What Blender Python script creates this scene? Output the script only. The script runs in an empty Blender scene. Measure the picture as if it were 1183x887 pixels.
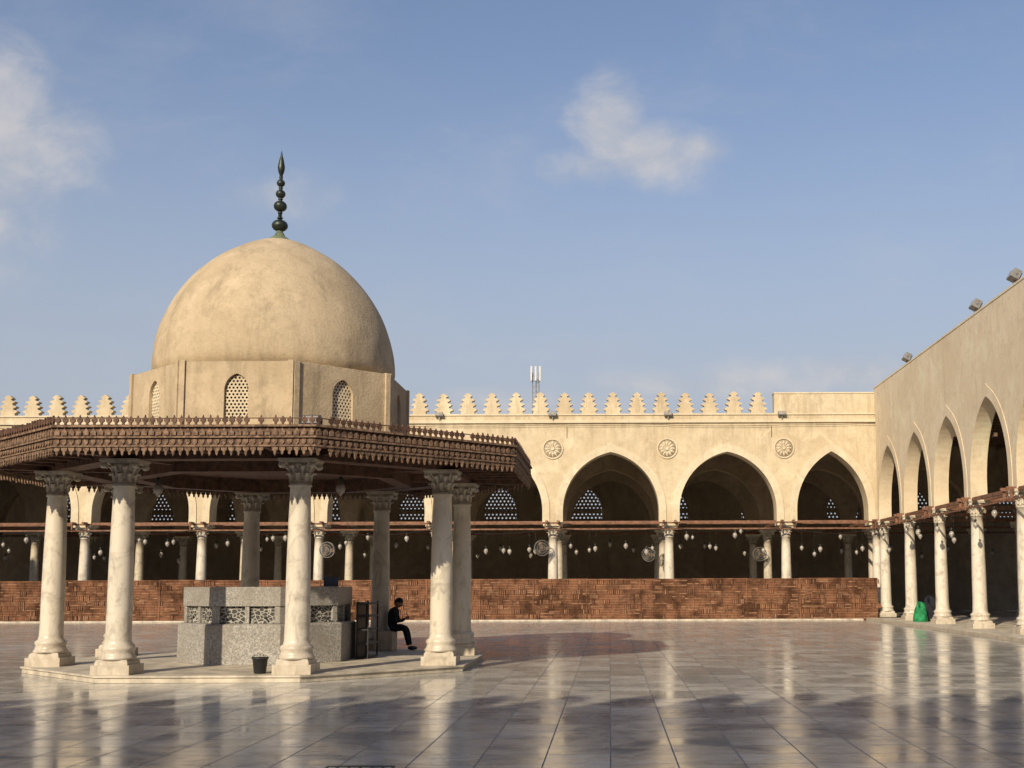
import bpy, math, random
from mathutils import Vector, Matrix, noise
random.seed(7)
sc = bpy.context.scene
C = bpy.context.collection
rad = math.radians

# ------------------------------------------------------------------ materials
class NT:
    def __init__(s, tree):
        s.t = tree; s.n = tree.nodes; s.l = tree.links
    def node(s, typ, **kw):
        n = s.n.new(typ)
        for k, v in kw.items():
            setattr(n, k, v)
        return n
    def link(s, a, b): s.l.new(a, b)
    def val(s, sock, v):
        if isinstance(v, bpy.types.NodeSocket): s.link(v, sock)
        else: sock.default_value = v
    def math(s, op, a, b=0.0, c=None, clamp=False):
        n = s.node('ShaderNodeMath', operation=op); n.use_clamp = clamp
        s.val(n.inputs[0], a); s.val(n.inputs[1], b)
        if c is not None: s.val(n.inputs[2], c)
        return n.outputs[0]
    def noise(s, vec, scale, detail=4, rough=0.55, dist=0.0):
        n = s.node('ShaderNodeTexNoise')
        n.inputs['Scale'].default_value = scale; n.inputs['Detail'].default_value = detail
        n.inputs['Roughness'].default_value = rough; n.inputs['Distortion'].default_value = dist
        if vec is not None: s.link(vec, n.inputs['Vector'])
        return n.outputs['Fac']
    def mapping(s, vec, scale=(1, 1, 1), loc=(0, 0, 0)):
        n = s.node('ShaderNodeMapping'); n.inputs['Scale'].default_value = scale
        n.inputs['Location'].default_value = loc; s.link(vec, n.inputs['Vector']); return n.outputs[0]
    def mix(s, fac, a, b, blend='MIX'):
        n = s.node('ShaderNodeMix', data_type='RGBA', blend_type=blend)
        s.val(n.inputs[0], fac)
        s.val(n.inputs[6], a if isinstance(a, bpy.types.NodeSocket) else (*a, 1))
        s.val(n.inputs[7], b if isinstance(b, bpy.types.NodeSocket) else (*b, 1))
        return n.outputs[2]
    def ramp(s, fac, lo, hi, a=0.0, b=1.0):
        n = s.node('ShaderNodeMapRange'); n.interpolation_type = 'SMOOTHSTEP'
        s.val(n.inputs[0], fac); n.inputs[1].default_value = lo; n.inputs[2].default_value = hi
        n.inputs[3].default_value = a; n.inputs[4].default_value = b
        return n.outputs[0]

def new_mat(name, rough=0.8, spec=0.3):
    m = bpy.data.materials.new(name); m.use_nodes = True
    t = NT(m.node_tree); b = m.node_tree.nodes['Principled BSDF']
    b.inputs['Roughness'].default_value = rough
    b.inputs['Specular IOR Level'].default_value = spec
    return m, t, b

def bump(t, b, h, strength, dist=0.02):
    n = t.node('ShaderNodeBump'); n.inputs['Strength'].default_value = strength
    n.inputs['Distance'].default_value = dist
    t.link(h, n.inputs['Height']); t.link(n.outputs[0], b.inputs['Normal'])

def geo_pos(t): return t.node('ShaderNodeNewGeometry').outputs['Position']

def plaster(name, c1, c2, c3, streak=0.5, damp=None, bmp=.6):
    m, t, b = new_mat(name, 0.9, 0.15)
    p = geo_pos(t)
    big = t.noise(p, 0.55, 6, 0.62, 0.4)
    med = t.noise(p, 3.1, 6, 0.68)
    col = t.mix(t.ramp(big, 0.36, 0.64), c1, c2)
    col = t.mix(t.ramp(med, 0.44, 0.70, 0, 0.65), col, c3)
    st = t.noise(t.mapping(p, (1.7, 1.7, 0.22)), 1.5, 6, 0.68, .3)
    col = t.mix(t.ramp(st, 0.50, 0.74, 0, streak), col, tuple(x * 0.6 for x in c3))
    pale = t.noise(t.mapping(p, (1, 1, .8), (5, 3, 1)), .9, 7, .7, .6)
    col = t.mix(t.ramp(pale, .53, .64, 0, .5), col, tuple(min(.7, x * 1.2) for x in c1))
    if damp:
        sx = t.node('ShaderNodeSeparateXYZ'); t.link(p, sx.inputs[0])
        st2 = t.noise(t.mapping(p, (2.2, 2.2, 0.25)), 1.3, 6, 0.72, .4)
        f = t.math('MULTIPLY', t.ramp(sx.outputs[2], damp-1.6, damp, 0, 1), t.ramp(st2, .44, .70, 0, .45))
        col = t.mix(f, col, tuple(x * 0.55 for x in c3))
    fine = t.noise(p, 22, 5, 0.7)
    col = t.mix(t.ramp(fine, 0.48, 0.8, 0, 0.45), col, tuple(x * 0.55 for x in c3))
    spots = t.noise(p, 7.5, 6, 0.75, .4)
    col = t.mix(t.ramp(spots, 0.60, 0.70, 0, 0.4), col, tuple(x * 0.55 for x in c3))
    t.link(col, b.inputs['Base Color'])
    h = t.math('ADD', t.math('MULTIPLY', med, 0.8), t.math('MULTIPLY', fine, 0.5))
    bump(t, b, h, bmp, 0.03)
    return m

M_PL = plaster('sand_plaster', (.58, .49, .345), (.51, .415, .28), (.44, .36, .24), 0.36, 8.7)
M_PLS = plaster('sun_brightened_plaster', (.66, .56, .41), (.60, .495, .35), (.53, .435, .305), 0.28, None, .3)  # right arcade: brighter copy of the sand plaster, sunlight put into its colour
M_DOME = plaster('dome_plaster', (.49, .395, .27), (.41, .325, .215), (.36, .285, .19), 0.6)
M_TRIM = plaster('pale_trim', (.61, .53, .39), (.56, .475, .34), (.47, .395, .28), 0.3)
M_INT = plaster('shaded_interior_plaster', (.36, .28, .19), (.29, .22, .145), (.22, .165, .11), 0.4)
M_CITY = plaster('dusty_ground', (.26, .21, .15), (.22, .18, .13), (.19, .155, .11), 0.0)

def marble(name, base=(.62, .565, .475), vein=(.38, .335, .27), rough=0.35):
    m, t, b = new_mat(name, rough, 0.4)
    p = geo_pos(t)
    n1 = t.noise(p, 2.2, 8, 0.68, 1.2)
    n2 = t.noise(t.mapping(p, (1, 1, .35)), 6, 7, 0.7, 0.5)
    col = t.mix(t.ramp(n1, 0.48, 0.68, 0, .85), base, vein)
    col = t.mix(t.ramp(n2, 0.50, 0.70, 0, .5), col, tuple(x * .6 for x in vein))
    z = t.node('ShaderNodeSeparateXYZ'); t.link(p, z.inputs[0])
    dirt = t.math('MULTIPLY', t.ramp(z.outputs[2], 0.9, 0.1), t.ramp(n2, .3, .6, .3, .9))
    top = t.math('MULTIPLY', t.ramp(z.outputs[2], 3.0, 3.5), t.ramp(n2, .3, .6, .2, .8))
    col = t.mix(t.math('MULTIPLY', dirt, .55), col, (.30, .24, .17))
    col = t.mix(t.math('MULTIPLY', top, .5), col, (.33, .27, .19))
    t.link(col, b.inputs['Base Color'])
    bump(t, b, n2, 0.3, 0.01)
    return m
M_MARBLE = marble('veined_marble')
M_MARBLE2 = marble('weathered_marble', (.54, .48, .39), (.32, .27, .21), .5)

def simple(name, col, rough=0.6, var=0.35, scale=8, spec=.3, metal=0.0, stretch=(1, 1, 1), bmp=.2):
    m, t, b = new_mat(name, rough, spec)
    p = geo_pos(t)
    n = t.noise(t.mapping(p, stretch), scale, 5, .65)
    c = t.mix(t.ramp(n, .3, .7), tuple(x * (1 - var) for x in col), tuple(min(1, x * (1 + var)) for x in col))
    t.link(c, b.inputs['Base Color']); b.inputs['Metallic'].default_value = metal
    if bmp: bump(t, b, n, bmp, .01)
    return m
M_WOOD = simple('carved_dark_wood', (.11, .06, .04), .65, .45, 9, .25)
M_WOODL = simple('weathered_fretwork_wood', (.18, .118, .08), .75, .6, 14, .15)
M_CEIL = simple('ceiling_boards', (.19, .115, .092), .7, .35, 5, .2, stretch=(6, .6, 1))
M_BEAM = simple('tie_beam_wood', (.18, .09, .055), .6, .4, 6, .25)
M_REED = simple('woven_reed', (.155, .075, .043), .85, .6, 1.6, .1, bmp=.3)
M_REED2 = simple('woven_reed_light', (.205, .11, .065), .85, .5, 3.0, .1, bmp=.3)
M_REEDD = simple('reed_backing', (.06, .032, .02), .9, .3, 5, .1)
M_BRONZE = simple('patinated_bronze', (.035, .045, .035), .45, .5, 12, .5, .6)
M_GREEN = simple('green_patina', (.12, .15, .09), .6, .3, 8)
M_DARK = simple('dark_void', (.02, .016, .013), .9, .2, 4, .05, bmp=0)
M_BLACK = simple('black_plastic', (.02, .02, .022), .45, .3, 8, .4)
M_GREYM = simple('grey_metal', (.20, .195, .185), .5, .2, 8, .4, .3)
M_ROOF = simple('roof_timber', (.13, .085, .055), .85, .3, 3, .1, stretch=(1, 8, 1))
M_CLOTH = simple('dark_clothes', (.018, .019, .026), .85, .4, 20, .15)
M_SKIN = simple('skin', (.30, .17, .11), .55, .1, 20, .3)
M_HAIR = simple('hair', (.012, .009, .008), .6, .3, 60, .3)
M_GCL = simple('green_fabric', (.02, .20, .075), .8, .4, 10, .2)
M_BLUE = simple('navy_board', (.02, .028, .06), .5, .2, 8, .3)
M_STONE2 = simple('kerb_stone', (.47, .42, .345), .6, .3, 2.5, .3)
M_GLASS = simple('milky_glass', (.30, .275, .24), .22, .3, 10, .5, bmp=0)
M_PANEL = simple('pale_panel', (.55, .55, .54), .5, .1, 10, .3, bmp=0)
M_WIRE = simple('cable', (.03, .028, .026), .6, .2, 8, .2, bmp=0)

def granite():
    m, t, b = new_mat('grey_granite', .45, .4)
    p = geo_pos(t)
    v = t.node('ShaderNodeTexVoronoi'); v.inputs['Scale'].default_value = 30; t.link(p, v.inputs['Vector'])
    n = t.noise(p, 38, 4, .75); n2 = t.noise(p, 1.6, 5, .6)
    c = t.mix(t.ramp(n, .38, .62), (.19, .185, .175), (.45, .43, .40))
    c = t.mix(t.math('MULTIPLY', t.ramp(v.outputs['Color'], .4, .9), .45), c, (.13, .125, .12))
    c = t.mix(t.ramp(n2, .42, .68, 0, .6), c, (.23, .205, .17))
    t.link(c, b.inputs['Base Color']); return m
M_GRAN = granite()

def carved():
    m, t, b = new_mat('carved_granite', .6, .3)
    p = geo_pos(t)
    v = t.node('ShaderNodeTexVoronoi'); v.inputs['Scale'].default_value = 11; v.feature = 'DISTANCE_TO_EDGE'
    t.link(t.mapping(p, (1, 1, 1.4)), v.inputs['Vector'])
    f = t.ramp(v.outputs['Distance'], .03, .12)
    c = t.mix(f, (.40, .385, .35), (.05, .048, .044)); t.link(c, b.inputs['Base Color'])
    bump(t, b, f, -.8, .03); return m
M_CARV = carved()

def floor_mat():
    m, t, b = new_mat('polished_marble_paving', .15, .5)
    p = geo_pos(t)
    br = t.node('ShaderNodeTexBrick'); br.offset = 0.0; br.squash = 1.0
    br.inputs['Scale'].default_value = 1.0; br.inputs['Brick Width'].default_value = .60
    br.inputs['Row Height'].default_value = .60; br.inputs['Mortar Size'].default_value = .007
    br.inputs['Mortar Smooth'].default_value = .2; br.inputs['Bias'].default_value = 0
    br.inputs['Color1'].default_value = (0, 0, 0, 1); br.inputs['Color2'].default_value = (1, 1, 1, 1)
    br.inputs['Mortar'].default_value = (.5, .5, .5, 1)
    t.link(p, br.inputs['Vector'])
    sn = t.node('ShaderNodeVectorMath', operation='SNAP'); t.link(p, sn.inputs[0]); sn.inputs[1].default_value = (.6, .6, 10)
    wn = t.node('ShaderNodeTexWhiteNoise'); wn.noise_dimensions = '2D'; t.link(sn.outputs[0], wn.inputs['Vector'])
    ad = t.node('ShaderNodeVectorMath', operation='MULTIPLY_ADD'); t.link(wn.outputs['Color'], ad.inputs[0])
    ad.inputs[1].default_value = (7, 7, 7); t.link(p, ad.inputs[2])
    vein = t.noise(t.mapping(ad.outputs[0], (1.0, 2.0, 1)), 1.9, 9, .7, 1.0)
    big = t.noise(p, .22, 6, .6, .3)
    stain = t.noise(p, 1.0, 8, .68, .5)
    grime = t.noise(p, 3.2, 8, .75, 1.0)
    c = t.mix(wn.outputs['Value'], (.44, .43, .40), (.60, .585, .545))
    c = t.mix(t.ramp(vein, .46, .62, 0, .8), c, (.31, .30, .28))
    c = t.mix(t.ramp(big, .42, .65, 0, .45), c, (.42, .38, .32))
    c = t.mix(t.ramp(stain, .52, .70, 0, .6), c, (.23, .215, .19))
    c = t.mix(t.ramp(grime, .53, .68, 0, .65), c, (.15, .138, .12))
    c = t.mix(t.math('MULTIPLY', br.outputs['Fac'], .92), c, (.07, .065, .058))
    t.link(c, b.inputs['Base Color'])
    r = t.math('ADD', t.ramp(stain, .35, .75, .075, .22), t.math('MULTIPLY', wn.outputs['Value'], .06))
    r = t.math('ADD', r, t.ramp(grime, .5, .75, 0, .14))
    r = t.math('ADD', r, t.math('MULTIPLY', br.outputs['Fac'], .4))
    t.link(r, b.inputs['Roughness'])
    und = t.noise(p, .9, 3, .5)
    h = t.math('ADD', t.math('MULTIPLY', und, .7), t.math('MULTIPLY', br.outputs['Fac'], -.25))
    h = t.math('ADD', h, t.math('MULTIPLY', stain, .10))
    h = t.math('ADD', h, t.math('MULTIPLY', wn.outputs['Value'], .03))
    bump(t, b, h, .2, .02)
    return m
M_FLOOR = floor_mat()

# ------------------------------------------------------------------ mesh builder
class MB:
    def __init__(s): s.v = []; s.f = []; s.m = []; s.sm = []
    def add(s, vs, fs, mi=0, M=None, smooth=False):
        o = len(s.v)
        for v in vs:
            s.v.append(tuple(M @ Vector(v)) if M is not None else tuple(v))
        for f in fs:
            s.f.append(tuple(i + o for i in f)); s.m.append(mi); s.sm.append(smooth)
    def box(s, x0, y0, z0, x1, y1, z1, mi=0, M=None):
        vs = [(x0,y0,z0),(x1,y0,z0),(x1,y1,z0),(x0,y1,z0),(x0,y0,z1),(x1,y0,z1),(x1,y1,z1),(x0,y1,z1)]
        s.add(vs, [(0,3,2,1),(4,5,6,7),(0,1,5,4),(1,2,6,5),(2,3,7,6),(3,0,4,7)], mi, M)
    def lathe(s, prof, seg=24, c=(0,0,0), mi=0, M=None, smooth=True, a0=0.0):
        vs = []; fs = []
        for r, z in prof:
            for k in range(seg):
                a = a0 + 2*math.pi*k/seg
                vs.append((c[0]+r*math.cos(a), c[1]+r*math.sin(a), c[2]+z))
        n = len(prof)
        for i in range(n-1):
            for k in range(seg):
                k2 = (k+1) % seg
                fs.append((i*seg+k, i*seg+k2, (i+1)*seg+k2, (i+1)*seg+k))
        fs.append(tuple(range(seg))[::-1]); fs.append(tuple((n-1)*seg+k for k in range(seg)))
        s.add(vs, fs, mi, M, smooth)
    def poly(s, pts, y0, y1, mi=0, M=None):
        n = len(pts)
        vs = [(x, y0, z) for x, z in pts] + [(x, y1, z) for x, z in pts]
        fs = [tuple(range(n)), tuple(range(2*n-1, n-1, -1))]
        for i in range(n):
            j = (i+1) % n
            fs.append((j, i, n+i, n+j))
        s.add(vs, fs, mi, M)
    def oct_ring(s, a0, a1, z0, z1, cx, cy, mi=0, sx=1.0):
        vs = []
        for a, z in ((a0,z0),(a1,z0),(a1,z1),(a0,z1)):
            R = a/math.cos(rad(22.5))
            for k in range(8):
                an = rad(22.5+45*k); vs.append((cx+R*math.cos(an)*sx, cy+R*math.sin(an), z))
        fs = []
        for i in range(4):
            j = (i+1) % 4
            for k in range(8):
                k2 = (k+1) % 8
                fs.append((i*8+k, i*8+k2, j*8+k2, j*8+k))
        s.add(vs, fs, mi)
    def oct_solid(s, prof, cx, cy, mi=0):
        vs = []; n = len(prof)
        for a, z in prof:
            R = a/math.cos(rad(22.5))
            for k in range(8):
                an = rad(22.5+45*k); vs.append((cx+R*math.cos(an), cy+R*math.sin(an), z))
        fs = [tuple(range(8))[::-1], tuple((n-1)*8+k for k in range(8))]
        for i in range(n-1):
            for k in range(8):
                k2 = (k+1) % 8
                fs.append((i*8+k, i*8+k2, (i+1)*8+k2, (i+1)*8+k))
        s.add(vs, fs, mi)
    def mesh(s, name, mats):
        me = bpy.data.meshes.new(name); me.from_pydata(s.v, [], s.f)
        for m in mats: me.materials.append(m)
        me.polygons.foreach_set('material_index', s.m)
        me.polygons.foreach_set('use_smooth', s.sm)
        me.update(); return me
    def obj(s, name, mats, parent=None, M=None, bevel=0.0):
        o = bpy.data.objects.new(name, s.mesh(name, mats)); C.objects.link(o)
        if parent: o.parent = parent
        if M is not None: o.matrix_world = M
        if bevel:
            b = o.modifiers.new('bevel', 'BEVEL'); b.width = bevel; b.segments = 2; b.limit_method = 'ANGLE'
        return o

def empty(name, loc=(0,0,0), rot=0.0):
    e = bpy.data.objects.new(name, None); C.objects.link(e); e.location = loc; e.rotation_euler = (0,0,rot); e.empty_display_size = .3
    return e

def inst(name, me, parent, loc, rz=0.0, sc_=1.0):
    o = bpy.data.objects.new(name, me); C.objects.link(o)
    if parent: o.parent = parent
    o.location = loc; o.rotation_euler = (0,0,rz); o.scale = (sc_,)*3
    return o

# ------------------------------------------------------------------ arches
def arch_curve(cx, w, zs, stilt, rise, n=14):
    h = w/2; r = (rise*rise + h*h)/(2*h) if rise > h else h
    pts = [(-h, zs)]
    c = r - h
    a_end = math.atan2(rise, c) if rise > h else math.pi/2
    L = []
    for i in range(n+1):
        a = a_end*i/n
        L.append((c - r*math.cos(a), r*math.sin(a)))
    left = [(x, zs+stilt+z) for x, z in L]
    left[-1] = (0, zs+stilt+rise)
    pts += left
    right = [(-x, z) for x, z in pts[:-1]][::-1]
    return [(cx+x, z) for x, z in pts+right]

def arch_wall(mb, xs, p, zs, stilt, apex, ztop, y0, y1, mi=0, M=None, band=0.0, bandmi=0, n=14, proud=.045):
    for i in range(len(xs)-1):
        a, b = xs[i], xs[i+1]; w = b-a-2*p; cx = (a+b)/2
        cur = arch_curve(cx, w, zs, stilt, apex-zs-stilt, n)
        N = len(cur)
        for y, flip in ((y0, False), (y1, True)):
            vs = []; fs = []
            vs += [(a, y, zs), (a, y, ztop)]
            for x, z in cur: vs += [(x, y, z), (x, y, ztop)]
            vs += [(b, y, zs), (b, y, ztop)]
            K = N+2
            for k in range(K-1):
                if k in (1, K-3): continue
                q = (2*k, 2*k+2, 2*k+3, 2*k+1)
                fs.append(q if not flip else q[::-1])
            mb.add(vs, fs, mi, M)
        vs = []; fs = []
        for x, z in cur: vs += [(x, y0, z), (x, y1, z)]
        for k in range(N-1): fs.append((2*k, 2*k+1, 2*k+3, 2*k+2))
        mb.add(vs, fs, mi, M)
        if band:
            out = []
            for k in range(N):
                x0_, z0_ = cur[max(0, k-1)]; x1_, z1_ = cur[min(N-1, k+1)]
                if k <= 1: dx, dz = 0, 1
                elif k >= N-2: dx, dz = 0, -1
                else: dx, dz = x1_-x0_, z1_-z0_
                L = math.hypot(dx, dz) or 1; dx /= L; dz /= L
                if k == (N-1)//2: dx, dz = 1, 0
                bb = band*(1.25 if k == (N-1)//2 else 1)
                out.append((cur[k][0]-dz*bb, cur[k][1]+dx*bb))
            pr = proud
            vs = []; fs = []
            for k in range(N):
                (xi, zi), (xo, zo) = cur[k], out[k]
                vs += [(xi, y0-pr, zi), (xo, y0-pr, zo), (xi, y0, zi), (xo, y0, zo)]
            for k in range(N-1):
                o = 4*k; q = 4*k+4
                fs += [(o, q, q+1, o+1), (o+1, q+1, q+3, o+3), (q, o, o+2, q+2)]
            mb.add(vs, fs, bandmi, M)
    for x in xs:
        l = x-p if x != xs[0] else x; r = x+p if x != xs[-1] else x
        mb.add([(l,y0,zs),(r,y0,zs),(r,y1,zs),(l,y1,zs)], [(0,3,2,1)], mi, M)
    a, b = xs[0], xs[-1]
    mb.add([(a,y0,ztop),(b,y0,ztop),(b,y1,ztop),(a,y1,ztop)], [(0,1,2,3)], mi, M)
    for x in (a, b):
        mb.add([(x,y0,zs),(x,y1,zs),(x,y1,ztop),(x,y0,ztop)], [(0,1,2,3)], mi, M)

# ------------------------------------------------------------------ columns
def column_mesh(name, H, rb, rt, bw, cw, mats, baseh=.5, caph=.42):
    mb = MB()
    ph = baseh*.30
    mb.box(-bw/2, -bw/2, 0, bw/2, bw/2, ph)
    q = bw/2*.93
    mb.lathe([(q*1.30, ph), (q*1.28, ph+baseh*.10), (q*1.16, ph+baseh*.16)], 4, a0=math.pi/4, smooth=False)
    prof = [(q*1.0, ph+baseh*.15), (q*1.02, ph+baseh*.22), (q*.92, ph+baseh*.28), (rb*1.26, ph+baseh*.40),
            (rb*1.36, ph+baseh*.46), (rb*1.34, ph+baseh*.53), (rb*1.10, ph+baseh*.60), (rb*1.03, baseh*1.02)]
    n = 10; zc = H-caph
    for i in range(1, n+1):
        t = i/n; r = rb + (rt-rb)*t + .012*math.sin(math.pi*t)
        prof.append((r, baseh*1.02 + (zc-.05-baseh*1.02)*t))
    prof += [(rt*1.14, zc-.045), (rt*1.16, zc-.02), (rt*1.05, zc)]
    ab = .07
    for i in range(1, 7):
        t = i/6; prof.append((rt*1.0+(cw*.40-rt)*t**2.2, zc+(caph-ab)*t))
    mb.lathe(prof, 28)
    def leaf(ang, z0, h, r0, out, w):
        M = Matrix.Rotation(ang, 4, 'Z')
        pr = [(0, 0, .85), (.02, .35, 1.0), (.06, .65, 1.0), (.45, .9, .85), (1.0, 1.0, .6), (1.15, .86, .35)]
        vs = []; fs = []
        for (o, t, ww) in pr:
            x = r0+o*out
            vs += [(x-.008, -w/2*ww, z0+t*h), (x+.022, 0, z0+t*h), (x-.008, w/2*ww, z0+t*h), (x-.03, 0, z0+t*h-.012)]
        for i in range(len(pr)-1):
            a = 4*i; b = a+4
            fs += [(a, a+1, b+1, b), (a+1, a+2, b+2, b+1), (a+2, a+3, b+3, b+2), (a+3, a, b, b+3)]
        fs += [(0,1,2,3), (20,21,22,23)]
        mb.add(vs, fs, 0, M, True)
    for k in range(8):
        leaf(2*math.pi*k/8, zc+.01, caph*.42, rt*1.03, .07, .15)
        leaf(2*math.pi*(k+.5)/8, zc+.05, caph*.62, rt*1.05, .11, .15)
    for k in range(4):
        a = math.pi/4+math.pi/2*k
        leaf(a, zc+caph*.4, caph*.5, rt*1.2, cw*.60-rt*1.2, .10)
        M = Matrix.Rotation(a, 4, 'Z') @ Matrix.Translation((cw*.58, 0, zc+caph*.74)) @ Matrix.Rotation(math.pi/2, 4, 'X')
        mb.lathe([(.015, -.05), (.05, -.04), (.05, .04), (.015, .05)], 10, mi=0, M=M)
    pts = []
    for k in range(4):
        a = math.pi/4+math.pi/2*k
        for d, rr in ((-.07, .68), (.07, .68), (math.pi/4-.18, .49), (math.pi/4, .475), (math.pi/4+.18, .49)):
            pts.append((cw*rr*math.cos(a+d), cw*rr*math.sin(a+d)))
    n = len(pts)
    for z0, z1, s_ in ((H-ab, H-ab*.5, .96), (H-ab*.5, H, 1.03)):
        vs = [(x*s_, y*s_, z0) for x, y in pts]+[(x*s_, y*s_, z1) for x, y in pts]
        mb.add(vs, [tuple(range(n))[::-1], tuple(range(n, 2*n))]+[(i, (i+1) % n, n+(i+1) % n, n+i) for i in range(n)])
    return mb.mesh(name, mats)

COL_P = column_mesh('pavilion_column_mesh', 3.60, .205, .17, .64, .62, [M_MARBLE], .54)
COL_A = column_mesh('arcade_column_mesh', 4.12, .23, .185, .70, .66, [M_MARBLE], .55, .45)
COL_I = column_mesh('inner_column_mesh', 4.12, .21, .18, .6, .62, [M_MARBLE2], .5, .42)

def crenel(mb, cx, z0, w, h, y0, y1, mi=0):
    half = [(.40, 0), (.36, .13), (.50, .19), (.50, .25), (.31, .31), (.29, .37), (.44, .43), (.44, .48), (.24, .54), (.22, .60),
            (.36, .66), (.36, .71), (.15, .77), (.14, .82), (.25, .87), (.10, .96), (.04, 1.0)]
    j = 1+random.uniform(-.05, .05)
    half = [(x+random.uniform(-.02, .02), z) for x, z in half]
    R = [(cx+x*w, z0+z*h*j) for x, z in half]; L = [(cx-x*w, z0+z*h*j) for x, z in half][::-1]
    pts = R+L
    n = len(half)
    for y, fl in ((y0, 0), (y1, 1)):
        vs = []; fs = []
        for x, z in half: vs += [(cx-x*w, y, z0+z*h*j), (cx+x*w, y, z0+z*h*j)]
        for i in range(n-1):
            q = (2*i, 2*i+1, 2*i+3, 2*i+2); fs.append(q if not fl else q[::-1])
        mb.add(vs, fs, mi)
    m = len(pts); vs = [(x, y0, z) for x, z in pts]+[(x, y1, z) for x, z in pts]
    mb.add(vs, [(i, m+i, m+(i+1) % m, (i+1) % m) for i in range(m)], mi)

def add_lamp(mb, x, y, z, top, s=1.0):
    mb.lathe([(.006, z+.30*s), (.006, top)], 5, (x, y, 0), 1)
    mb.lathe([(.015*s, z+.30*s), (.05*s, z+.28*s), (.06*s, z+.24*s), (.035*s, z+.20*s), (.05*s, z+.16*s)], 10, (x, y, 0), 1)
    mb.lathe([(.05*s, z+.16*s), (.10*s, z+.10*s), (.115*s, z+.03*s), (.09*s, z-.05*s), (.04*s, z-.10*s), (.012*s, z-.15*s)], 12, (x, y, 0), 0)

def wire(mb, p0, p1, sag, r=.012, n=10, mi=0):
    pts = []
    for i in range(n+1):
        t = i/n
        p = Vector(p0).lerp(Vector(p1), t); p.z -= sag*4*t*(1-t); pts.append(p)
    vs = []; fs = []
    for p in pts:
        for a in range(4):
            vs.append((p.x, p.y+r*math.cos(a*math.pi/2), p.z+r*math.sin(a*math.pi/2)))
    for i in range(n):
        for a in range(4):
            a2 = (a+1) % 4; fs.append((4*i+a, 4*i+a2, 4*i+4+a2, 4*i+4+a))
    mb.add(vs, fs, mi)

def lattice(mb, cx, z0, w, h, apexh, y, mi, pitch, rr, thick, M=None, th_y=.03):
    def inside(x, z):
        if abs(x) > w/2+.001 or z < 0 or z > h: return False
        if z <= h-apexh: return True
        t = (z-(h-apexh))/apexh
        return abs(x) <= w/2*math.sqrt(max(0, 1-t**1.8))
    nx = int(w/pitch)+2; nz = int(h/(pitch*.866))+2
    for j in range(nz):
        for i in range(-nx, nx+1):
            x = (i+(.5 if j % 2 else 0))*pitch; z = j*pitch*.866
            if not inside(x, z): continue
            vs = []; fs = []; seg = 6
            for r in (rr, rr-thick):
                for yy in (y-th_y, y):
                    for k in range(seg):
                        a = math.pi/6+2*math.pi*k/seg; vs.append((cx+x+r*math.cos(a), yy, z0+z+r*math.sin(a)))
            for k in range(seg):
                k2 = (k+1) % seg
                fs += [(k, k2, 2*seg+k2, 2*seg+k), (k, seg+k, seg+k2, k2), (2*seg+k, 2*seg+k2, 3*seg+k2, 3*seg+k), (seg+k, 3*seg+k, 3*seg+k2, seg+k2)]
            mb.add(vs, fs, mi, M)

def rosette(mb, cx, cz, R, y):
    M = Matrix.Translation((cx, y, cz)) @ Matrix.Rotation(math.pi/2, 4, 'X')
    def ring(r0, r1, h, mi):
        seg = 28; vs = []; fs = []
        for r, z in ((r0, 0), (r0, h), (r1, h), (r1, 0)):
            for k in range(seg):
                a = 2*math.pi*k/seg; vs.append((r*math.cos(a), r*math.sin(a), z))
        for i in range(3):
            for k in range(seg):
                k2 = (k+1) % seg; fs.append((i*seg+k, (i+1)*seg+k, (i+1)*seg+k2, i*seg+k2))
        mb.add(vs, fs, mi, M)
    ring(R*.86, R, .05, 1); ring(R*.0+.001, R*.16, .05, 1)
    for k in range(12):
        a = 2*math.pi*k/12
        P = M @ Matrix.Rotation(a, 4, 'Z')
        vs = [(R*.18, 0, .0), (R*.5, -R*.12, .02), (R*.84, 0, .0), (R*.5, R*.12, .02), (R*.5, 0, .05)]
        mb.add(vs, [(0,1,4),(1,2,4),(2,3,4),(3,0,4)], 1, P)
    mb.lathe([(R*.86, .004), (R*.86, .006)], 28, mi=2, M=M)

SPR, APX, STI = 4.28, 7.37, .50
M_ROS = simple('rosette_shadow_stone', (.37, .30, .205), .9, .3, 10)

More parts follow.
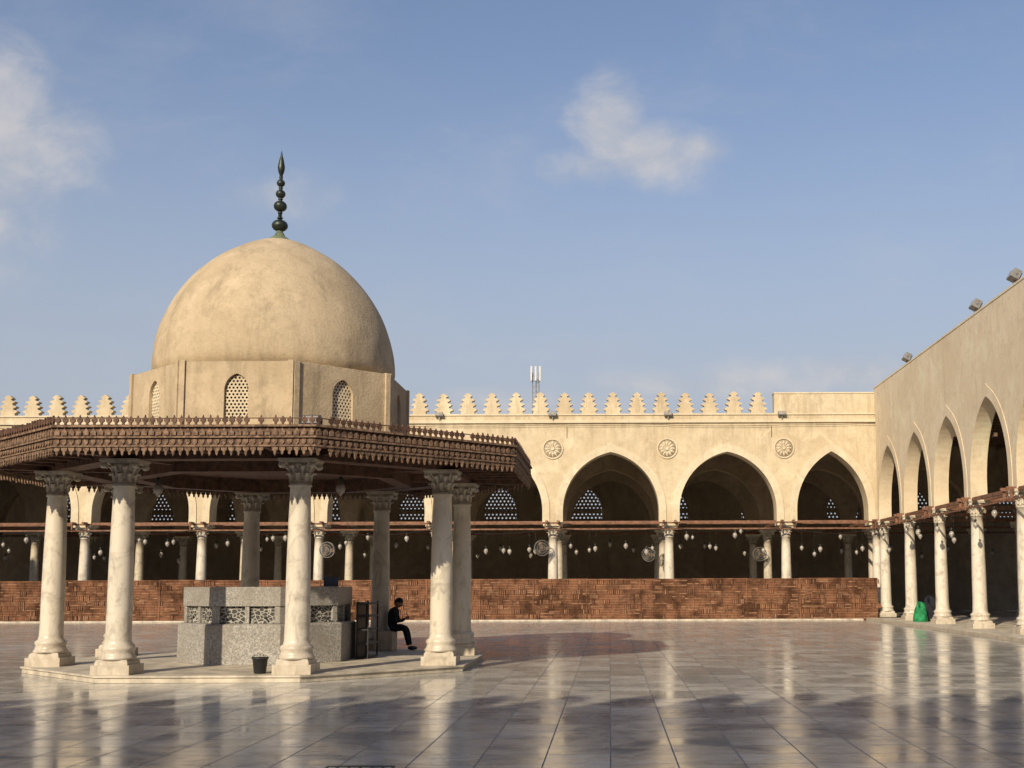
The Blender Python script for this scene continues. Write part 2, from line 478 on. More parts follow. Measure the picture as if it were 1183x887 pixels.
def arcade(name, origin, rz, xs, xi, rows, depth, plain_top=None, cren=None, zbase=0.0, lamps=True, ros=None,
           win=None, top=9.07, ext=None, seed=1, rowrange=None, th=.9, pier=.45, cornice=True, stub=.42, lamp_n=4, pl=None, cables=False):
    """local frame: x along, -y faces the courtyard"""
    E = empty(name, origin, rz)
    random.seed(seed)
    PLM = pl or M_PL
    mb = MB()
    arch_wall(mb, xs, pier, SPR, STI, APX, 8.66, 0, th, 0, None, .32, 1, 16, .045 if cornice else .02)
    x0, x1 = xs[0], xs[-1]
    if ext: x0, x1 = ext
    if cornice:
        mb.box(x0, -.09, 8.66, x1, th+.05, 8.80, 1)
        mb.box(x0, -.02, 8.80, x1, .5, top-.07, 0)
        mb.box(x0, -.07, top-.07, x1, .55, top, 1)
    else:
        mb.box(x0, .0, 8.66, x1, th, top, 0)
    if ros:
        for x in ros: rosette(mb, x, 7.52, .46, -.002)
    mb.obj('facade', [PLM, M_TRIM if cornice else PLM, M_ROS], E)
    if plain_top:
        for a, b, z in plain_top:
            m2 = MB(); m2.box(a, -.03 if cornice else .0, top, b, .5, z-.06); m2.box(a-.02, -.06 if cornice else -.02, z-.06, b, .53, z, 1 if cornice else 0); m2.obj('plain_parapet', [PLM, M_TRIM], E)
    if cren:
        m2 = MB()
        for a, b, s_ in cren:
            n = int((b-a)/s_+.001)
            for k in range(n+1): crenel(m2, a+k*s_, top, .80, .95, .05, .36)
        m2.obj('crenellations', [M_PL], E)
    me = MB()
    for i, x in enumerate(xs):
        inst('front_column_%d' % i, COL_A, E, (x, th/2, zbase), random.choice([0, math.pi/2]))
        me.box(x-pier+.03, min(.03, th/2-.34), zbase+4.12, x+pier-.03, max(th-.03, th/2+.34), SPR+.001 if zbase+4.12 < SPR-.02 else SPR+.03, 0)
    for r in rows:
        for x in xi: me.box(x-.4, r-.3, 4.12, x+.4, r+.3, SPR+.001, 0)
    me.obj('impost_blocks', [M_TRIM], E)
    k = 0
    for r in rows:
        for x in xi:
            inst('inner_column_%d' % k, COL_I, E, (x, r, 0)); k += 1
    mi_ = MB()
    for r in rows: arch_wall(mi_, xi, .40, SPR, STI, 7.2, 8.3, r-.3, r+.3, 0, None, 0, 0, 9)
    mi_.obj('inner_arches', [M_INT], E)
    rr = rowrange or (xi[0], xi[-1])
    ro = MB(); ro.box(rr[0], th+.01, 8.3, rr[1], depth+.4, 8.6)
    for q in range(int((rr[1]-rr[0])/.9)):
        ro.box(rr[0]+.3+q*.9, th+.02, 8.12, rr[0]+.45+q*.9, depth-.01, 8.3)
    ro.obj('timber_roof', [M_ROOF], E)
    wb = MB(); wr = rr
    if win:
        wx, ww = win
        p = (wx[1]-wx[0]-ww)/2
        mids = [wx[0]-(wx[1]-wx[0])/2]+[x+(wx[1]-wx[0])/2 for x in wx]
        wb.box(mids[0], depth, 0, mids[-1], depth+.4, 5.26)
        arch_wall(wb, mids, p, 5.26, .6, 7.3, 8.6, depth, depth+.4, 0, None, 0, 0, 8)
        if wr[1] > mids[-1]: wb.box(mids[-1], depth, 0, wr[1], depth+.4, 8.6)
        if wr[0] < mids[0]: wb.box(wr[0], depth, 0, mids[0], depth+.4, 8.6)
        for x in wx:
            lattice(wb, x, 5.30, ww, 1.95, 1.3, depth+.2, 1, .23, .133, .072, None, .09)
            for zz in (5.27, 5.55, 5.83, 6.11): wb.box(x-ww/2, depth+.05, zz, x+ww/2, depth+.11, zz+.11, 1)
    else:
        wb.box(wr[0], depth, 0, wr[1], depth+.4, 8.6)
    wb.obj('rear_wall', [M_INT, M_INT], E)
    tb = MB()
    zb = SPR-.06
    for y in (.06, th-.06):
        tb.box(xs[0], y-.05, zb, xs[-1], y+.05, zb+.11)
    tb.box(xs[0], -.20, zb-.28, xs[-1], -.15, zb-.22)
    for r in rows: tb.box(xi[0], r-.36, zb, xi[-1], r-.302, zb+.11)
    for x in xs:
        tb.box(x-.30, -stub, zb+.02, x-.20, rows[-1], zb+.12); tb.box(x+.20, -stub, zb+.02, x+.30, rows[-1], zb+.12)
        tb.box(x-.34, -.22, zb-.30, x-.29, -.14, zb+.02); tb.box(x+.29, -.22, zb-.30, x+.34, -.14, zb+.02)
    tb.obj('tie_beams', [M_BEAM], E)
    if cables:
        cb_ = MB()
        for i in range(len(xs)-1):
            wire(cb_, (xs[i], -.12, 8.56+random.uniform(-.03, .03)), (xs[i+1], -.12, 8.56+random.uniform(-.03, .03)), random.uniform(.01, .05), .010)
            wire(cb_, (xs[i], -.24, 4.02), (xs[i+1], -.24, 4.02), random.uniform(.1, .3), .010)
        for x in (xs[2]+.3, xs[6]+.62, xs[8]-.62): cb_.box(x, -.02, 8.0, x+.02, -.001, 8.5)
        cb_.obj('cables', [M_WIRE], E)
    if lamps:
        lb = MB()
        for i in range(len(xs)-1):
            w = xs[i+1]-xs[i]; n = lamp_n
            for q in range(n):
                t = (q+1)/(n+1)
                xx = xs[i]+w*t+random.uniform(-.32, .32); zz = random.choice((3.62, 3.5, 3.28, 3.0))+random.uniform(-.1, .1)
                add_lamp(lb, xx, -.175, zz, zb-.25, random.uniform(.7, .95))
                if random.random() < .35: add_lamp(lb, xx+random.choice((-.26, .26)), -.175, zz+random.uniform(-.3, .2), zb-.25, random.uniform(.6, .8))
        for r in rows[:1]:
            for x in xi[:-1]:
                for q in range(3): add_lamp(lb, x+.9+q*1.4+random.uniform(-.3, .3), r-.33, 3.2+random.uniform(-.45, .3), zb, random.uniform(.7, .95))
        lb.obj('hanging_glass_lamps', [M_GLASS, M_BRONZE], E)
    return E

bx = [-33.5, -28.33, -23.17, -18.0, -12.83, -7.66, -2.5, 2.62, 7.78, 11.80]
bxi = [-43.8, -38.7]+bx[:-1]+[12.94, 18.1, 23.3, 28.5]
arcade('arcade_building', (0, 52, 0), 0, bx, bxi, [6.6, 12.6], 18.5,
       plain_top=[(7.30, 12.2, 10.0)], cren=[(-33.1, 7.1, 1.073)], ros=[-28.3, -23.2, -18, -12.83, -7.66, -2.5, 2.55, 7.7],
       win=([-42.2+5.1*k for k in range(14)], 1.9), ext=(-34, 12.2), seed=3, rowrange=(-46, 30), cables=True)
rx = [.10+4.38*k for k in range(13)]
arcade('arcade_building.001', (11.74, 51.98, 0), -math.pi/2, rx, rx, [6.2, 12.2], 18.0,
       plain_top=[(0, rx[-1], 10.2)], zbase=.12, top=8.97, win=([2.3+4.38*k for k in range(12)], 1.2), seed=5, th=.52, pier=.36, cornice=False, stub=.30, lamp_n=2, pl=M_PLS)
qx = [-11.5+5.16*k for k in range(9)]
arcade('arcade_building.002', (0, -1.2, 0), math.pi, qx, qx, [6.0], 12.0, cren=[(-11, 29.5, 1.073)], lamps=False, top=9.6, seed=8)
lx = [.1+5.16*k for k in range(11)]
arcade('arcade_building.003', (-33.6, 0, 0), math.pi/2, lx, lx, [6.0], 12.0, cren=[(.6, 51, 1.073)], lamps=False, seed=9)

# ------------------------------------------------------------------ ground
g = MB(); g.add([(-1500,-1500,-.02),(1500,-1500,-.02),(1500,1500,-.02),(-1500,1500,-.02)], [(0,1,2,3)]); g.obj('ground', [M_CITY])
g = MB(); g.add([(-52,-14,0),(31,-14,0),(31,72,0),(-52,72,0)], [(0,1,2,3)]); g.obj('courtyard_paving', [M_FLOOR])
g = MB(); g.box(10.95, -1, .004, 29.6, 50.6, .12); g.box(10.87, -1, .004, 10.95, 50.7, .10, 1)
g.obj('arcade_pavement', [M_STONE2, M_MARBLE2])

# ------------------------------------------------------------------ woven fence
def fence():
    E = empty('woven_reed_fence', (0, 51.45, 0))
    mb = MB(); x0, x1 = -33.2, 11.55; H = 1.80
    mb.box(x0, .03, .06, x1, .05, H-.04, 2)
    ch = .21; j = 0; z = .08
    while z+ch <= H:
        x = x0+random.uniform(-.3, 0)
        while x < x1:
            vert = random.random() < .38
            cw = random.choice((.2, .26)) if vert else random.uniform(.25, .6)
            x2 = min(x+cw, x1)
            if vert:
                n = 3
                for k in range(n):
                    a = x+.01+k*(cw-.02)/n; mb.box(max(a, x0), random.uniform(-.018, -.004), z+.006, a+cw/n-.025, .028, z+ch-.006, random.choice((0, 0, 0, 1)))
            else:
                n = 3
                for k in range(n):
                    a = z+.006+k*ch/n; mb.box(max(x+.006, x0), random.uniform(-.018, -.004), a, x2-.006, .028, a+ch/n-.016, random.choice((0, 0, 0, 1)))
            x += cw
        z += ch; j += 1
    mb.obj('woven_panels', [M_REED, M_REED2, M_REEDD], E)
    mb = MB()
    x = x0
    while x < x1:
        mb.box(x-.025, -.04, 0, x+.025, .07, H+random.uniform(-.02, .03)); x += 2.3
    x = x0
    while x < x1-.1:
        d = random.uniform(-.018, .018); xe = min(x+2.3, x1)
        mb.box(x+.003, -.035, H-.05+d, xe-.003, .06, H+d); x += 2.3
    mb.box(x0, -.035, .03, x1, .06, .075)
    mb.obj('posts_and_rails', [M_REED], E)
fence()
k = MB(); k.box(-33.2, 51.2, .004, 10.86, 51.75, .07); k.obj('kerb', [M_STONE2])

# ------------------------------------------------------------------ pavilion
CX, CY = -6.76, 23.75
PV = empty('ablution_pavilion', (0, 0, 0))
mb = MB(); mb.oct_solid([(4.05, .004), (4.05, .085), (4.08, .09), (4.08, .12), (4.0, .122)], CX, CY); mb.obj('platform', [M_STONE2], PV)
for i in range(8):
    an = rad(22.5+45*i); R = 3.62/math.cos(rad(22.5))
    inst('column_%d' % i, COL_P, PV, (CX+R*math.cos(an), CY+R*math.sin(an), .12), 0 if i % 2 else math.pi/2)
mb = MB()
mb.oct_ring(3.42, 3.82, 3.722, 3.90, CX, CY, 0)
mb.oct_ring(2.3, 2.6, 3.62, 3.90, CX, CY, 0)
for i in range(8):
    an = rad(22.5+45*i); M = Matrix.Translation((CX, CY, 0)) @ Matrix.Rotation(an, 4, 'Z')
    mb.box(2.75, -.06, 3.74, 5.2, .06, 3.895, 0, M)
    M = Matrix.Translation((CX, CY, 0)) @ Matrix.Rotation(rad(45*i), 4, 'Z')
    for yy in (-1.2, -.6, 0, .6, 1.2): mb.box(3.83, yy-.035, 3.80, 4.94, yy+.035, 3.895, 0, M)
mb.obj('beams', [M_WOOD], PV)
mb = MB(); mb.oct_ring(.05, 4.97, 3.90, 3.93, CX, CY, 0); mb.obj('ceiling', [M_CEIL], PV)
mb = MB(); mb.oct_solid([(4.96, 3.935), (4.96, 3.98), (2.6, 4.25), (2.6, 4.3)], CX, CY); mb.obj('awning_roof', [M_WOODL], PV)
mb = MB()
mb.oct_ring(4.97, 5.02, 3.80, 4.12, CX, CY, 0)
mb.oct_ring(4.96, 5.07, 4.10, 4.135, CX, CY, 1)
mb.oct_ring(4.96, 5.06, 3.925, 3.955, CX, CY, 1)
mb.oct_ring(4.96, 5.05, 3.785, 3.81, CX, CY, 1)
side = 2*5.02*math.tan(rad(22.5))
for i in range(8):
    M = Matrix.Translation((CX, CY, 0)) @ Matrix.Rotation(rad(45*i+90), 4, 'Z')
    n = int(side/.115); st = side/n
    for q in range(n):
        x = -side/2+(q+.5)*st
        s_ = 1+random.uniform(-.1, .1)
        pts = [(-.018,0),(.018,0),(.014,.035),(.045,.065),(.040,.095),(.012,.125),(0,.155*s_),(-.012,.125),(-.040,.095),(-.045,.065),(-.014,.035)]
        if random.random() > .03: mb.poly([(x+a, 4.135+b) for a, b in pts], -5.035, -5.00, 0, M)
        pts = [(-.05,0),(-.045,-.05),(-.018,-.075),(-.02,-.105),(0,-.14*s_),(.02,-.105),(.018,-.075),(.045,-.05),(.05,0)]
        if random.random() > .02: mb.poly([(x+a, 3.785+b) for a, b in pts], -5.03, -5.00, 1, M)
        pts = [(-.04,.01),(.04,.01),(.042,.07),(0,.125),(-.042,.07)]
        mb.poly([(x+a, 3.96+b) for a, b in pts], -5.045, -5.018, 1, M)
        mb.poly([(x+a*.9, 3.912-b*.8) for a, b in pts][::-1], -5.04, -5.018, 1, M)
    mb.box(-side/2, -5.03, 4.235, side/2, -5.01, 4.25, 0, M)
mb.obj('carved_fascia', [M_WOOD, M_WOODL], PV)
DA = 2.5; fw = 2*DA*math.tan(rad(22.5)); ww = .44
mb = MB(); gr = MB()
for i in range(8):
    M = Matrix.Translation((CX, CY, 0)) @ Matrix.Rotation(rad(45*i+90), 4, 'Z') @ Matrix.Translation((0, -DA, 0))
    mb.box(-fw/2, 0, 4.0, fw/2, .14, 4.56, 0, M)
    arch_wall(mb, [-fw/2, fw/2], (fw-ww)/2, 4.56, .56, 5.42, 5.64, 0, .14, 0, M, 0, 0, 8)
    mb.box(-fw/2+.0, -.04, 4.0, -fw/2+.10, .1, 5.66, 0, M); mb.box(fw/2-.10, -.042, 4.0, fw/2, .1, 5.66, 0, M)
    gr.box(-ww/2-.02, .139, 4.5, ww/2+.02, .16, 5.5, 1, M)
    lattice(gr, 0, 4.56, ww-.02, .85, .35, .09, 0, .07, .0405, .017, M)
mb.oct_solid([(2.40, 5.56), (2.50, 5.642), (2.48, 5.652), (2.3, 5.68)], CX, CY, 0)
mb.obj('drum', [M_DOME], PV)
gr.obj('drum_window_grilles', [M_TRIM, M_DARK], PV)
prof = [(2.33, 5.62)]
N = 40
for i in range(N+1):
    th = math.pi/2*i/N
    r = 2.37*math.cos(th)*(1-.05*math.sin(2*th)**2*math.sin(th)); z = 5.92+2.66*math.sin(th)
    if i == N: r = .02
    z += .10*max(0, (math.sin(th)-.9)/.1)**2
    prof.append((r, z-.05))
mb = MB(); mb.lathe(prof, 96, (CX, CY, 0))
mb.v = [(x+(x-CX)*.008*noise.noise(Vector((x, y, z))*1.3), y+(y-CY)*.008*noise.noise(Vector((x, y, z))*1.3), z) for x, y, z in mb.v]
mb.obj('dome', [M_DOME], PV)
z = 8.58
fin = MB()
fin.lathe([(.30, z-.02), (.22, z+.06), (.12, z+.13), (.07, z+.22), (.05, z+.28)], 20, (CX, CY, 0), 1)
fin.lathe([(.04, z+.2), (.035, z+1.5)], 10, (CX, CY, 0), 0)
for zc, r, fl in ((z+.36, .165, .75), (z+.52, .06, .5), (z+.63, .05, .7), (z+.77, .135, .85), (z+.92, .05, .6), (z+1.03, .10, .9), (z+1.16, .045, .7), (z+1.26, .085, .9), (z+1.38, .04, .7)):
    fin.lathe([(max(.004, r*math.cos(a)), zc+r*fl*math.sin(a)) for a in [math.pi*(k/10-.5) for k in range(11)]], 18, (CX, CY, 0), 0)
fin.lathe([(.03, z+1.42), (.065, z+1.52), (.075, z+1.60), (.05, z+1.74), (.02, z+1.86), (.004, z+1.95)], 14, (CX, CY, 0), 0)
fin.obj('finial', [M_BRONZE, M_GREEN], PV)

# ------------------------------------------------------------------ fountain basin
FT = empty('ablution_fountain', (0, 0, 0))
mb = MB()
mb.oct_solid([(1.58, .125), (1.58, .84), (1.55, .87), (1.47, .88)], CX, CY, 0)
mb.oct_solid([(1.42, .88), (1.42, 1.20)], CX, CY, 1)
mb.oct_ring(1.20, 1.50, 1.20, 1.56, CX, CY, 0)
mb.oct_solid([(1.2, 1.2), (1.2, 1.35)], CX, CY, 2)
for i in range(8):
    M = Matrix.Translation((CX, CY, 0)) @ Matrix.Rotation(rad(45*i+90), 4, 'Z')
    hw = 1.48*math.tan(rad(22.5))
    for a, b in ((-hw, -hw+.10), (-.04, .04), (hw-.10, hw)): mb.box(a, -1.48, .882, b, -1.40, 1.198, 0, M)
    for x in (-.33, .33):
        Mt = M @ Matrix.Translation((x, -1.44, 1.0)) @ Matrix.Rotation(math.pi/2, 4, 'X')
        mb.lathe([(.03, 0), (.03, .02), (.012, .03), (.012, .11), (.02, .12)], 8, mi=3, M=Mt)
mb.obj('basin', [M_GRAN, M_CARV, M_DARK, M_GREYM], FT, bevel=.008)
mb = MB(); mb.box(-5.52, 23.0, 1.562, -5.24, 23.04, 1.75); mb.box(-5.5, 22.95, 1.562, -5.27, 23.12, 1.58); mb.obj('notice_board', [M_BLUE])
mb = MB()
X0, X1, Y0, Y1 = -5.06, -4.82, 23.9, 24.9
for z_ in (.13, .4, .68, .95, 1.2): mb.box(X0, Y0, z_, X1, Y1, z_+.03)
for x_ in (X0, X1-.03):
    for y_ in (Y0-.001, Y1-.03): mb.box(x_, y_, .122, x_+.03, y_+.031, 1.26)
mb.box(X0-.012, Y0, .13, X0, Y1, 1.24)
mb.obj('shoe_rack', [M_BLACK])
mb = MB(); mb.lathe([(.085, 0), (.10, .02), (.125, .24), (.14, .25), (.14, .27), (.12, .27), (.09, .05), (.02, .045)], 22)
for k in range(9):
    a = math.pi*k/8; mb.lathe([(.008, -.01), (.008, .01)], 6, (.135*math.cos(a), .0, .26-.0+.05*math.sin(a)), 0)
mb.obj('bucket', [M_BLACK], None, Matrix.Translation((-5.86, 20.1, .122)))

# ------------------------------------------------------------------ person (seated on the column plinth, reading a phone)
PE = empty('seated_person', (-4.96, 27.12, .12))
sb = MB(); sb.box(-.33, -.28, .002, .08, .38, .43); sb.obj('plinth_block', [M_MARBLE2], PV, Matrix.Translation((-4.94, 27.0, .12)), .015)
def skin(name, pts, edges, root, mat, parent, sub=2):
    me = bpy.data.meshes.new(name); me.from_pydata([p[0] for p in pts], edges, [])
    o = bpy.data.objects.new(name, me); C.objects.link(o); o.parent = parent
    md = o.modifiers.new('skin', 'SKIN'); md.use_smooth_shade = True
    sv = me.skin_vertices[0].data
    for i, p in enumerate(pts):
        r = p[1]; sv[i].radius = r if isinstance(r, tuple) else (r, r)
        sv[i].use_root = (i == root)
    s2 = o.modifiers.new('sub', 'SUBSURF'); s2.levels = sub; s2.render_levels = sub
    me.materials.append(mat); return o
pts = [((0,0,.50), .135), ((.02,0,.66), .125), ((.05,0,.82), .14), ((.085,0,.91), .11), ((.115,0,.97), .058)]
edges = [(0,1),(1,2),(2,3),(3,4)]
for sy in (-1, 1):
    b = len(pts)
    pts += [((.07, sy*.16, .895), .062), ((.10, sy*.215, .76), .052), ((.14, sy*.225, .64), .045), ((.24, sy*.14, .66), .036), ((.30, sy*.075, .70), .028)]
    edges += [(3, b), (b, b+1), (b+1, b+2), (b+2, b+3), (b+3, b+4)]
    b = len(pts)
    pts += [((.05, sy*.10, .49), .095), ((.20, sy*.12, .50), .085), ((.33, sy*.13, .49), .068), ((.38, sy*.13, .30), .058), ((.42, sy*.13, .10), .043)]
    edges += [(0, b), (b, b+1), (b+1, b+2), (b+2, b+3), (b+3, b+4)]
skin('clothed_body', pts, edges, 0, M_CLOTH, PE)
for sy in (-1, 1):
    skin('shoe_%d' % (sy+2), [((.40, sy*.13, .07), .045), ((.48, sy*.135, .045), .042), ((.58, sy*.14, .036), .032)], [(0,1),(1,2)], 0, M_BLACK, PE)
def head(parent):
    mb = MB(); vs = []; fs = []; nu, nv = 20, 14
    for j in range(nv+1):
        ph = math.pi*j/nv; zz = math.cos(ph)
        for i in range(nu):
            th = 2*math.pi*i/nu
            x = math.sin(ph)*math.cos(th)*.098; y = math.sin(ph)*math.sin(th)*.077; zc = zz*.118
            if zz < 0: x *= 1-.10*(-zz); y *= 1-.30*(-zz)**1.3
            if abs(th) < .4 or abs(th-2*math.pi) < .4:
                f = 1-min(abs(th), abs(th-2*math.pi))/.4
                if -.35 < zz < .1: x += .022*f*(1-abs(zz+.15)/.25 if abs(zz+.15) < .25 else 0)
                if -.62 < zz < -.45: x += .006*f
                if .08 < zz < .3: x += .005*f
            vs.append((x, y, zc))
    for j in range(nv):
        for i in range(nu):
            i2 = (i+1) % nu; fs.append((j*nu+i, (j+1)*nu+i, (j+1)*nu+i2, j*nu+i2))
    mb.add(vs, fs, 0, None, True)
    for sy in (-1, 1):
        M = Matrix.Translation((-.005, sy*.078, -.01)) @ Matrix.Diagonal((.018, .008, .03, 1))
        mb.lathe([(math.cos(a), math.sin(a)) for a in [math.pi*(k/6-.5)*.98 for k in range(7)]], 8, mi=0, M=M)
        M = Matrix.Translation((.086, sy*.03, .01)) @ Matrix.Diagonal((.008, .014, .008, 1))
        mb.lathe([(math.cos(a), math.sin(a)) for a in [math.pi*(k/6-.5)*.98 for k in range(7)]], 8, mi=1, M=M)
    M = Matrix.Translation((.083, 0, -.062)) @ Matrix.Diagonal((.006, .022, .004, 1))
    mb.lathe([(math.cos(a), math.sin(a)) for a in [math.pi*(k/6-.5)*.98 for k in range(7)]], 8, mi=1, M=M)
    vs = []; fs = []; nv = 9
    for j in range(nv+1):
        for i in range(nu):
            th = 2*math.pi*i/nu; lim = 1.15+.85*(1-math.cos(th))/2
            ph = lim*j/nv
            vs.append((math.sin(ph)*math.cos(th)*.103-.004, math.sin(ph)*math.sin(th)*.083, math.cos(ph)*.125))
    for j in range(nv):
        for i in range(nu):
            i2 = (i+1) % nu; fs.append((j*nu+i, (j+1)*nu+i, (j+1)*nu+i2, j*nu+i2))
    mb.add(vs, fs, 1, None, True)
    o = mb.obj('head', [M_SKIN, M_HAIR], parent)
    o.location = (.165, 0, 1.06); o.rotation_euler = (0, rad(28), 0)
head(PE)
for sy in (-1, 1):
    b = (.30, sy*.07, .70)
    P = [(b, .024), ((.345, sy*.055, .715), .026), ((.37, sy*.045, .72), .022)]; Ed = [(0,1),(1,2)]
    for k in range(4):
        q = len(P); yy = sy*(.055-.016*k)
        P += [((.385, yy+.0, .735-.012*k), .009), ((.405, yy*.7, .745-.02*k+.01), .008), ((.40, yy*.3, .76-.02*k), .007)]
        Ed += [(2, q), (q, q+1), (q+1, q+2)]
    q = len(P); P += [((.345, sy*.03, .745), .010), ((.365, sy*.02, .765), .008)]; Ed += [(1, q), (q, q+1)]
    skin('hand_%d' % (sy+2), P, Ed, 0, M_SKIN, PE, 1)
mb = MB(); mb.box(-.005, -.037, -.07, .005, .037, .07); o = mb.obj('phone', [M_BLACK], PE); o.location = (.38, 0, .77); o.rotation_euler = (0, rad(-35), 0)

# ------------------------------------------------------------------ floodlights
def floodlight(loc, rz, s=1.0, dark=False):
    mb = MB()
    mb.box(-.03, -.03, 0, .03, .03, .22)
    M = Matrix.Translation((0, 0, .30)) @ Matrix.Rotation(rad(-28), 4, 'X')
    mb.box(-.22, -.10, -.13, .22, .12, .13, 0, M); mb.box(-.19, -.115, -.10, .19, -.10, .10, 1, M)
    mb.box(-.25, -.02, -.03, -.22, .02, .03, 0, M); mb.box(.22, -.02, -.03, .25, .02, .03, 0, M)
    for k in range(5): mb.box(-.18+.08*k, .12, -.11, -.165+.08*k, .16, .11, 0, M)
    o = mb.obj('floodlight', [M_BLACK if dark else M_GREYM, M_GREYM if dark else M_GLASS]); o.location = loc; o.rotation_euler = (0, 0, rz); o.scale = (s,)*3
for x in (-7.5, -2.5, 2.6, 7.62): floodlight((x, 51.86, 8.80), 0, .75)
for y in (33.9, 37.6, 46.5): floodlight((11.84, y, 10.2), -math.pi/2, 1.05)
floodlight((CX+1.95, CY-4.75, 4.0), 0, .7, True)

# ------------------------------------------------------------------ antenna mast
mb = MB(); x, y, zb, zt = -3.75, 60, 8.6, 12.65
for dx, dy in ((-.16, -.1), (.16, -.1), (0, .18)): mb.lathe([(.022, zb), (.022, zt-.3)], 6, (x+dx, y+dy, 0))
k = zb; s_ = 1
while k < zt-.6:
    mb.add([(x-.16*s_, y-.1, k), (x-.16*s_+.04, y-.1, k), (x+.16*s_+.04, y-.1, k+.3), (x+.16*s_, y-.1, k+.3)], [(0,1,2,3)])
    mb.box(x-.16, y-.115, k, x+.16, y-.085, k+.02); k += .3; s_ = -s_
for dx in (-.22, 0, .22): mb.box(x+dx-.045, y-.28, zt-.75, x+dx+.045, y-.2, zt+.0, 1); mb.box(x+dx-.01, y-.2, zt-.6, x+dx+.01, y, zt-.57)
mb.box(x-.24, y-.19, zt-.75, x+.24, y-.16, zt-.72)
mb.obj('antenna_mast', [M_GREYM, M_PANEL])

# ------------------------------------------------------------------ wall fans
def fan(loc, rz):
    mb = MB(); M = Matrix.Rotation(math.pi/2, 4, 'X'); R = .34
    for r, z in ((R, 0), (R*.99, .05), (R*.99, -.05), (R*.66, .075), (R*.33, .085)):
        seg = 24
        for k in range(seg):
            a = 2*math.pi*k/seg; b = 2*math.pi*(k+1)/seg
            vs = []
            for aa in (a, b):
                for dr, dz in ((-.008, -.008), (.008, -.008), (.008, .008), (-.008, .008)):
                    vs.append(((r+dr)*math.cos(aa), (r+dr)*math.sin(aa), z+dz))
            mb.add(vs, [(0,1,5,4),(1,2,6,5),(2,3,7,6),(3,0,4,7)], 0, M)
    for k in range(20):
        P = M @ Matrix.Rotation(2*math.pi*k/20, 4, 'Z'); mb.box(.05, -.004, .06, R, .004, .068, 0, P)
    mb.lathe([(.06, -.14), (.08, -.1), (.08, -.02), (.05, .09), (.02, .1)], 14, mi=1, M=M)
    for k in range(3):
        P = M @ Matrix.Rotation(2*math.pi*k/3, 4, 'Z')
        mb.add([(.05,-.03,.01),(.18,-.12,.03),(.30,-.07,.02),(.29,.05,-.02),(.16,.05,-.02),(.05,.03,-.01)], [(0,1,2,3,4,5)], 1, P)
    mb.box(-.02, .12, -.02, .02, .45, .02, 0)
    o = mb.obj('wall_fan', [M_GREYM, M_WOODL]); o.location = loc; o.rotation_euler = (rad(6), 0, rz)
fan((-2.95, 51.75, 3.15), rad(15)); fan((1.9, 57.9, 3.0), rad(-25)); fan((2.7, 57.9, 2.7), rad(20)); fan((7.3, 57.9, 3.0), rad(10)); fan((-12.3, 51.75, 3.1), rad(-10))
def heap(name, loc, r, h, mat):
    mb = MB(); vs = []; fs = []; nu, nv = 28, 10
    for j in range(nv+1):
        t = j/nv
        for i in range(nu):
            a = 2*math.pi*i/nu
            rr = r*math.cos(t*math.pi/2)**.6*(1+.35*noise.noise(Vector((math.cos(a)*2.7, math.sin(a)*2.7, t*3+loc[1]))))
            vs.append((rr*math.cos(a), rr*math.sin(a), h*math.sin(t*math.pi/2)*(1+.22*math.sin(3*a+t*4))))
    for j in range(nv):
        for i in range(nu):
            i2 = (i+1) % nu; fs.append((j*nu+i, j*nu+i2, (j+1)*nu+i2, (j+1)*nu+i))
    mb.add(vs, fs, 0, None, True); o = mb.obj(name, [mat]); o.location = loc
heap('green_cloth_bundle', (11.75, 45.3, .12), .26, .62, M_GCL)
heap('dark_sack', (12.3, 46.0, .12), .35, .8, M_CLOTH)
mb = MB(); X, Y = -2.2, 10.55
mb.box(X-.30, Y-.16, .002, X+.30, Y-.145, .006); mb.box(X-.30, Y+.145, .002, X+.30, Y+.16, .006)
mb.box(X-.30, Y-.144, .002, X-.285, Y+.144, .006); mb.box(X+.285, Y-.144, .002, X+.30, Y+.144, .006)
for k in range(5): mb.box(X-.2+k*.1, Y-.1, .002, X-.185+k*.1, Y+.1, .006)
mb.obj('drain_cover', [M_BRONZE])
mb = MB()
add_lamp(mb, -8.4, 22.0, 3.35, 3.9, .8); add_lamp(mb, -5.0, 22.0, 3.35, 3.9, .8)
mb.obj('hanging_lanterns', [M_GLASS, M_BRONZE], PV)

# ------------------------------------------------------------------ light
EL, AZ = rad(27.5), rad(23)
sun = bpy.data.lights.new('sun', 'SUN'); sun.energy = 5.0; sun.angle = rad(.55); sun.color = (1, .85, .62)
so = bpy.data.objects.new('sun', sun); C.objects.link(so)
d = Vector((math.sin(AZ)*math.cos(EL), math.cos(AZ)*math.cos(EL), -math.sin(EL)))
so.rotation_euler = d.to_track_quat('-Z', 'Y').to_euler(); so.location = (-20, -30, 40)

w = bpy.data.worlds.new('World'); sc.world = w; w.use_nodes = True
t = NT(w.node_tree); bg = w.node_tree.nodes['Background']
sky = t.node('ShaderNodeTexSky', sky_type='NISHITA'); sky.sun_disc = False
sky.sun_elevation = EL; sky.sun_rotation = rad(203); sky.air_density = 1.0; sky.dust_density = 1.5; sky.ozone_density = 2.0
tc = t.node('ShaderNodeTexCoord').outputs['Generated']
sp = t.node('ShaderNodeSeparateXYZ'); t.link(tc, sp.inputs[0])
ys = t.math('MAXIMUM', sp.outputs[1], .05)
A = t.math('DIVIDE', sp.outputs[0], ys); B = t.math('DIVIDE', sp.outputs[2], ys)
cb = t.node('ShaderNodeCombineXYZ'); t.link(A, cb.inputs[0]); t.link(B, cb.inputs[1])
nz = t.noise(t.mapping(cb.outputs[0], (1, 1.4, 1)), 12, 8, .6, .35)
nz2 = t.noise(t.mapping(cb.outputs[0], (1, 2.2, 1), (3, 1, 0)), 5, 6, .6, .3)
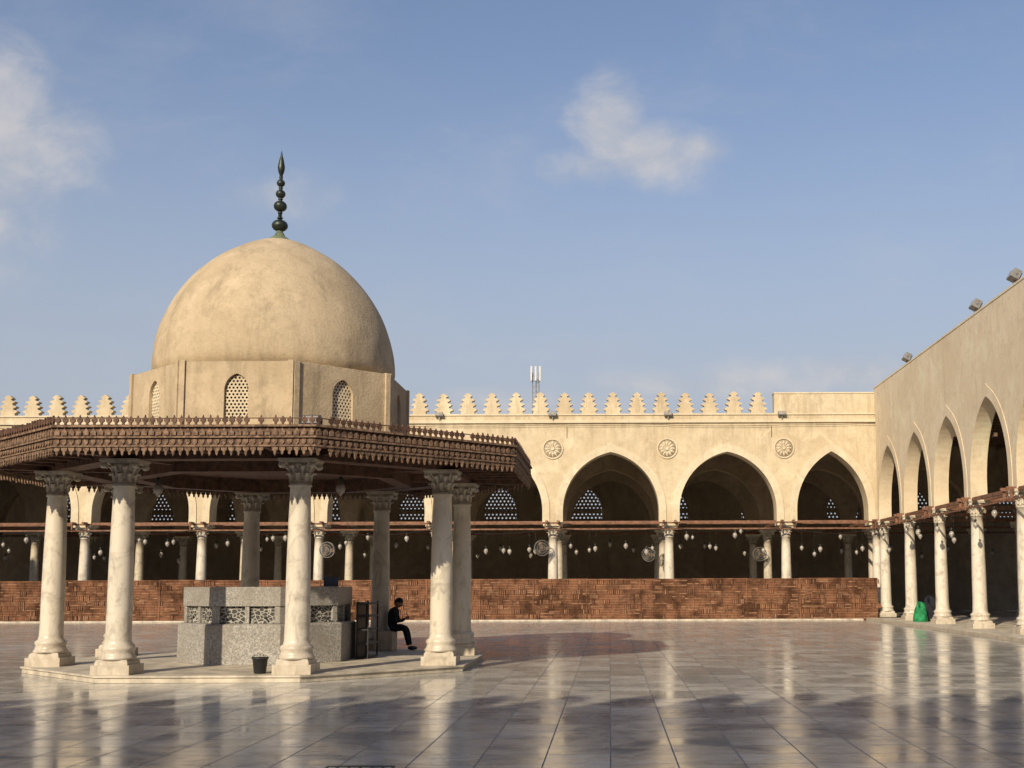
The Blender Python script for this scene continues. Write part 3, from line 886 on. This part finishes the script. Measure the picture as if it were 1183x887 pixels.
tot = None
for (a, b, rx_, ry_, amp) in ((-.56, .375, .10, .10, 1.15), (-.49, .40, .05, .022, .8), (-.53, .34, .07, .03, .9), (.0, .395, .035, .05, .95), (.03, .372, .065, .032, 1.0), (.075, .378, .045, .018, .9), (-.015, .358, .05, .022, .8), (-.29, .335, .06, .026, .75),
                              (.21, .178, .07, .024, .85), (.10, .168, .15, .022, .72), (-.05, .15, .22, .02, .6)):
    ex = t.math('POWER', t.math('DIVIDE', t.math('SUBTRACT', A, a), rx_), 2.0)
    ey = t.math('POWER', t.math('DIVIDE', t.math('SUBTRACT', B, b), ry_), 2.0)
    gk = t.math('MULTIPLY', t.math('EXPONENT', t.math('MULTIPLY', t.math('ADD', ex, ey), -1.0)), amp)
    tot = gk if tot is None else t.math('MAXIMUM', tot, gk)
dens = t.math('ADD', tot, t.math('MULTIPLY', t.math('SUBTRACT', nz, .5), 1.4))
mask = t.ramp(dens, .15, 1.1, 0, .78)
mask = t.math('MULTIPLY', mask, t.ramp(tot, .03, .35))
wisp = t.ramp(nz2, .45, .85, 0, .22)
mask = t.math('MAXIMUM', mask, wisp)
haze = t.ramp(sp.outputs[2], .05, .46, .95, 0.12)
skyc = t.mix(1.0, sky.outputs[0], (1.30, 1.26, 1.32), 'MULTIPLY')
skyc = t.mix(haze, skyc, (4.35, 4.65, 5.25))
cc = t.mix(t.ramp(nz, .35, .7), (4.8, 5.0, 5.5), (6.5, 6.2, 6.1))
fin_ = t.mix(mask, skyc, cc)
t.link(fin_, bg.inputs[0]); bg.inputs[1].default_value = .10

# ------------------------------------------------------------------ camera
cam = bpy.data.cameras.new('camera'); co = bpy.data.objects.new('camera', cam); C.objects.link(co)
cam.sensor_width = 36; cam.lens = 1370/1183*36; cam.shift_x = -.0951; cam.shift_y = .0731; cam.clip_end = 4000
co.matrix_world = Matrix.Translation((0, 0, 1.6)) @ Matrix.Rotation(rad(96), 4, 'X') @ Matrix.Rotation(rad(-.2), 4, 'Z')
sc.camera = co
sc.view_settings.view_transform = 'Standard'; sc.view_settings.look = 'None'; sc.view_settings.exposure = 0
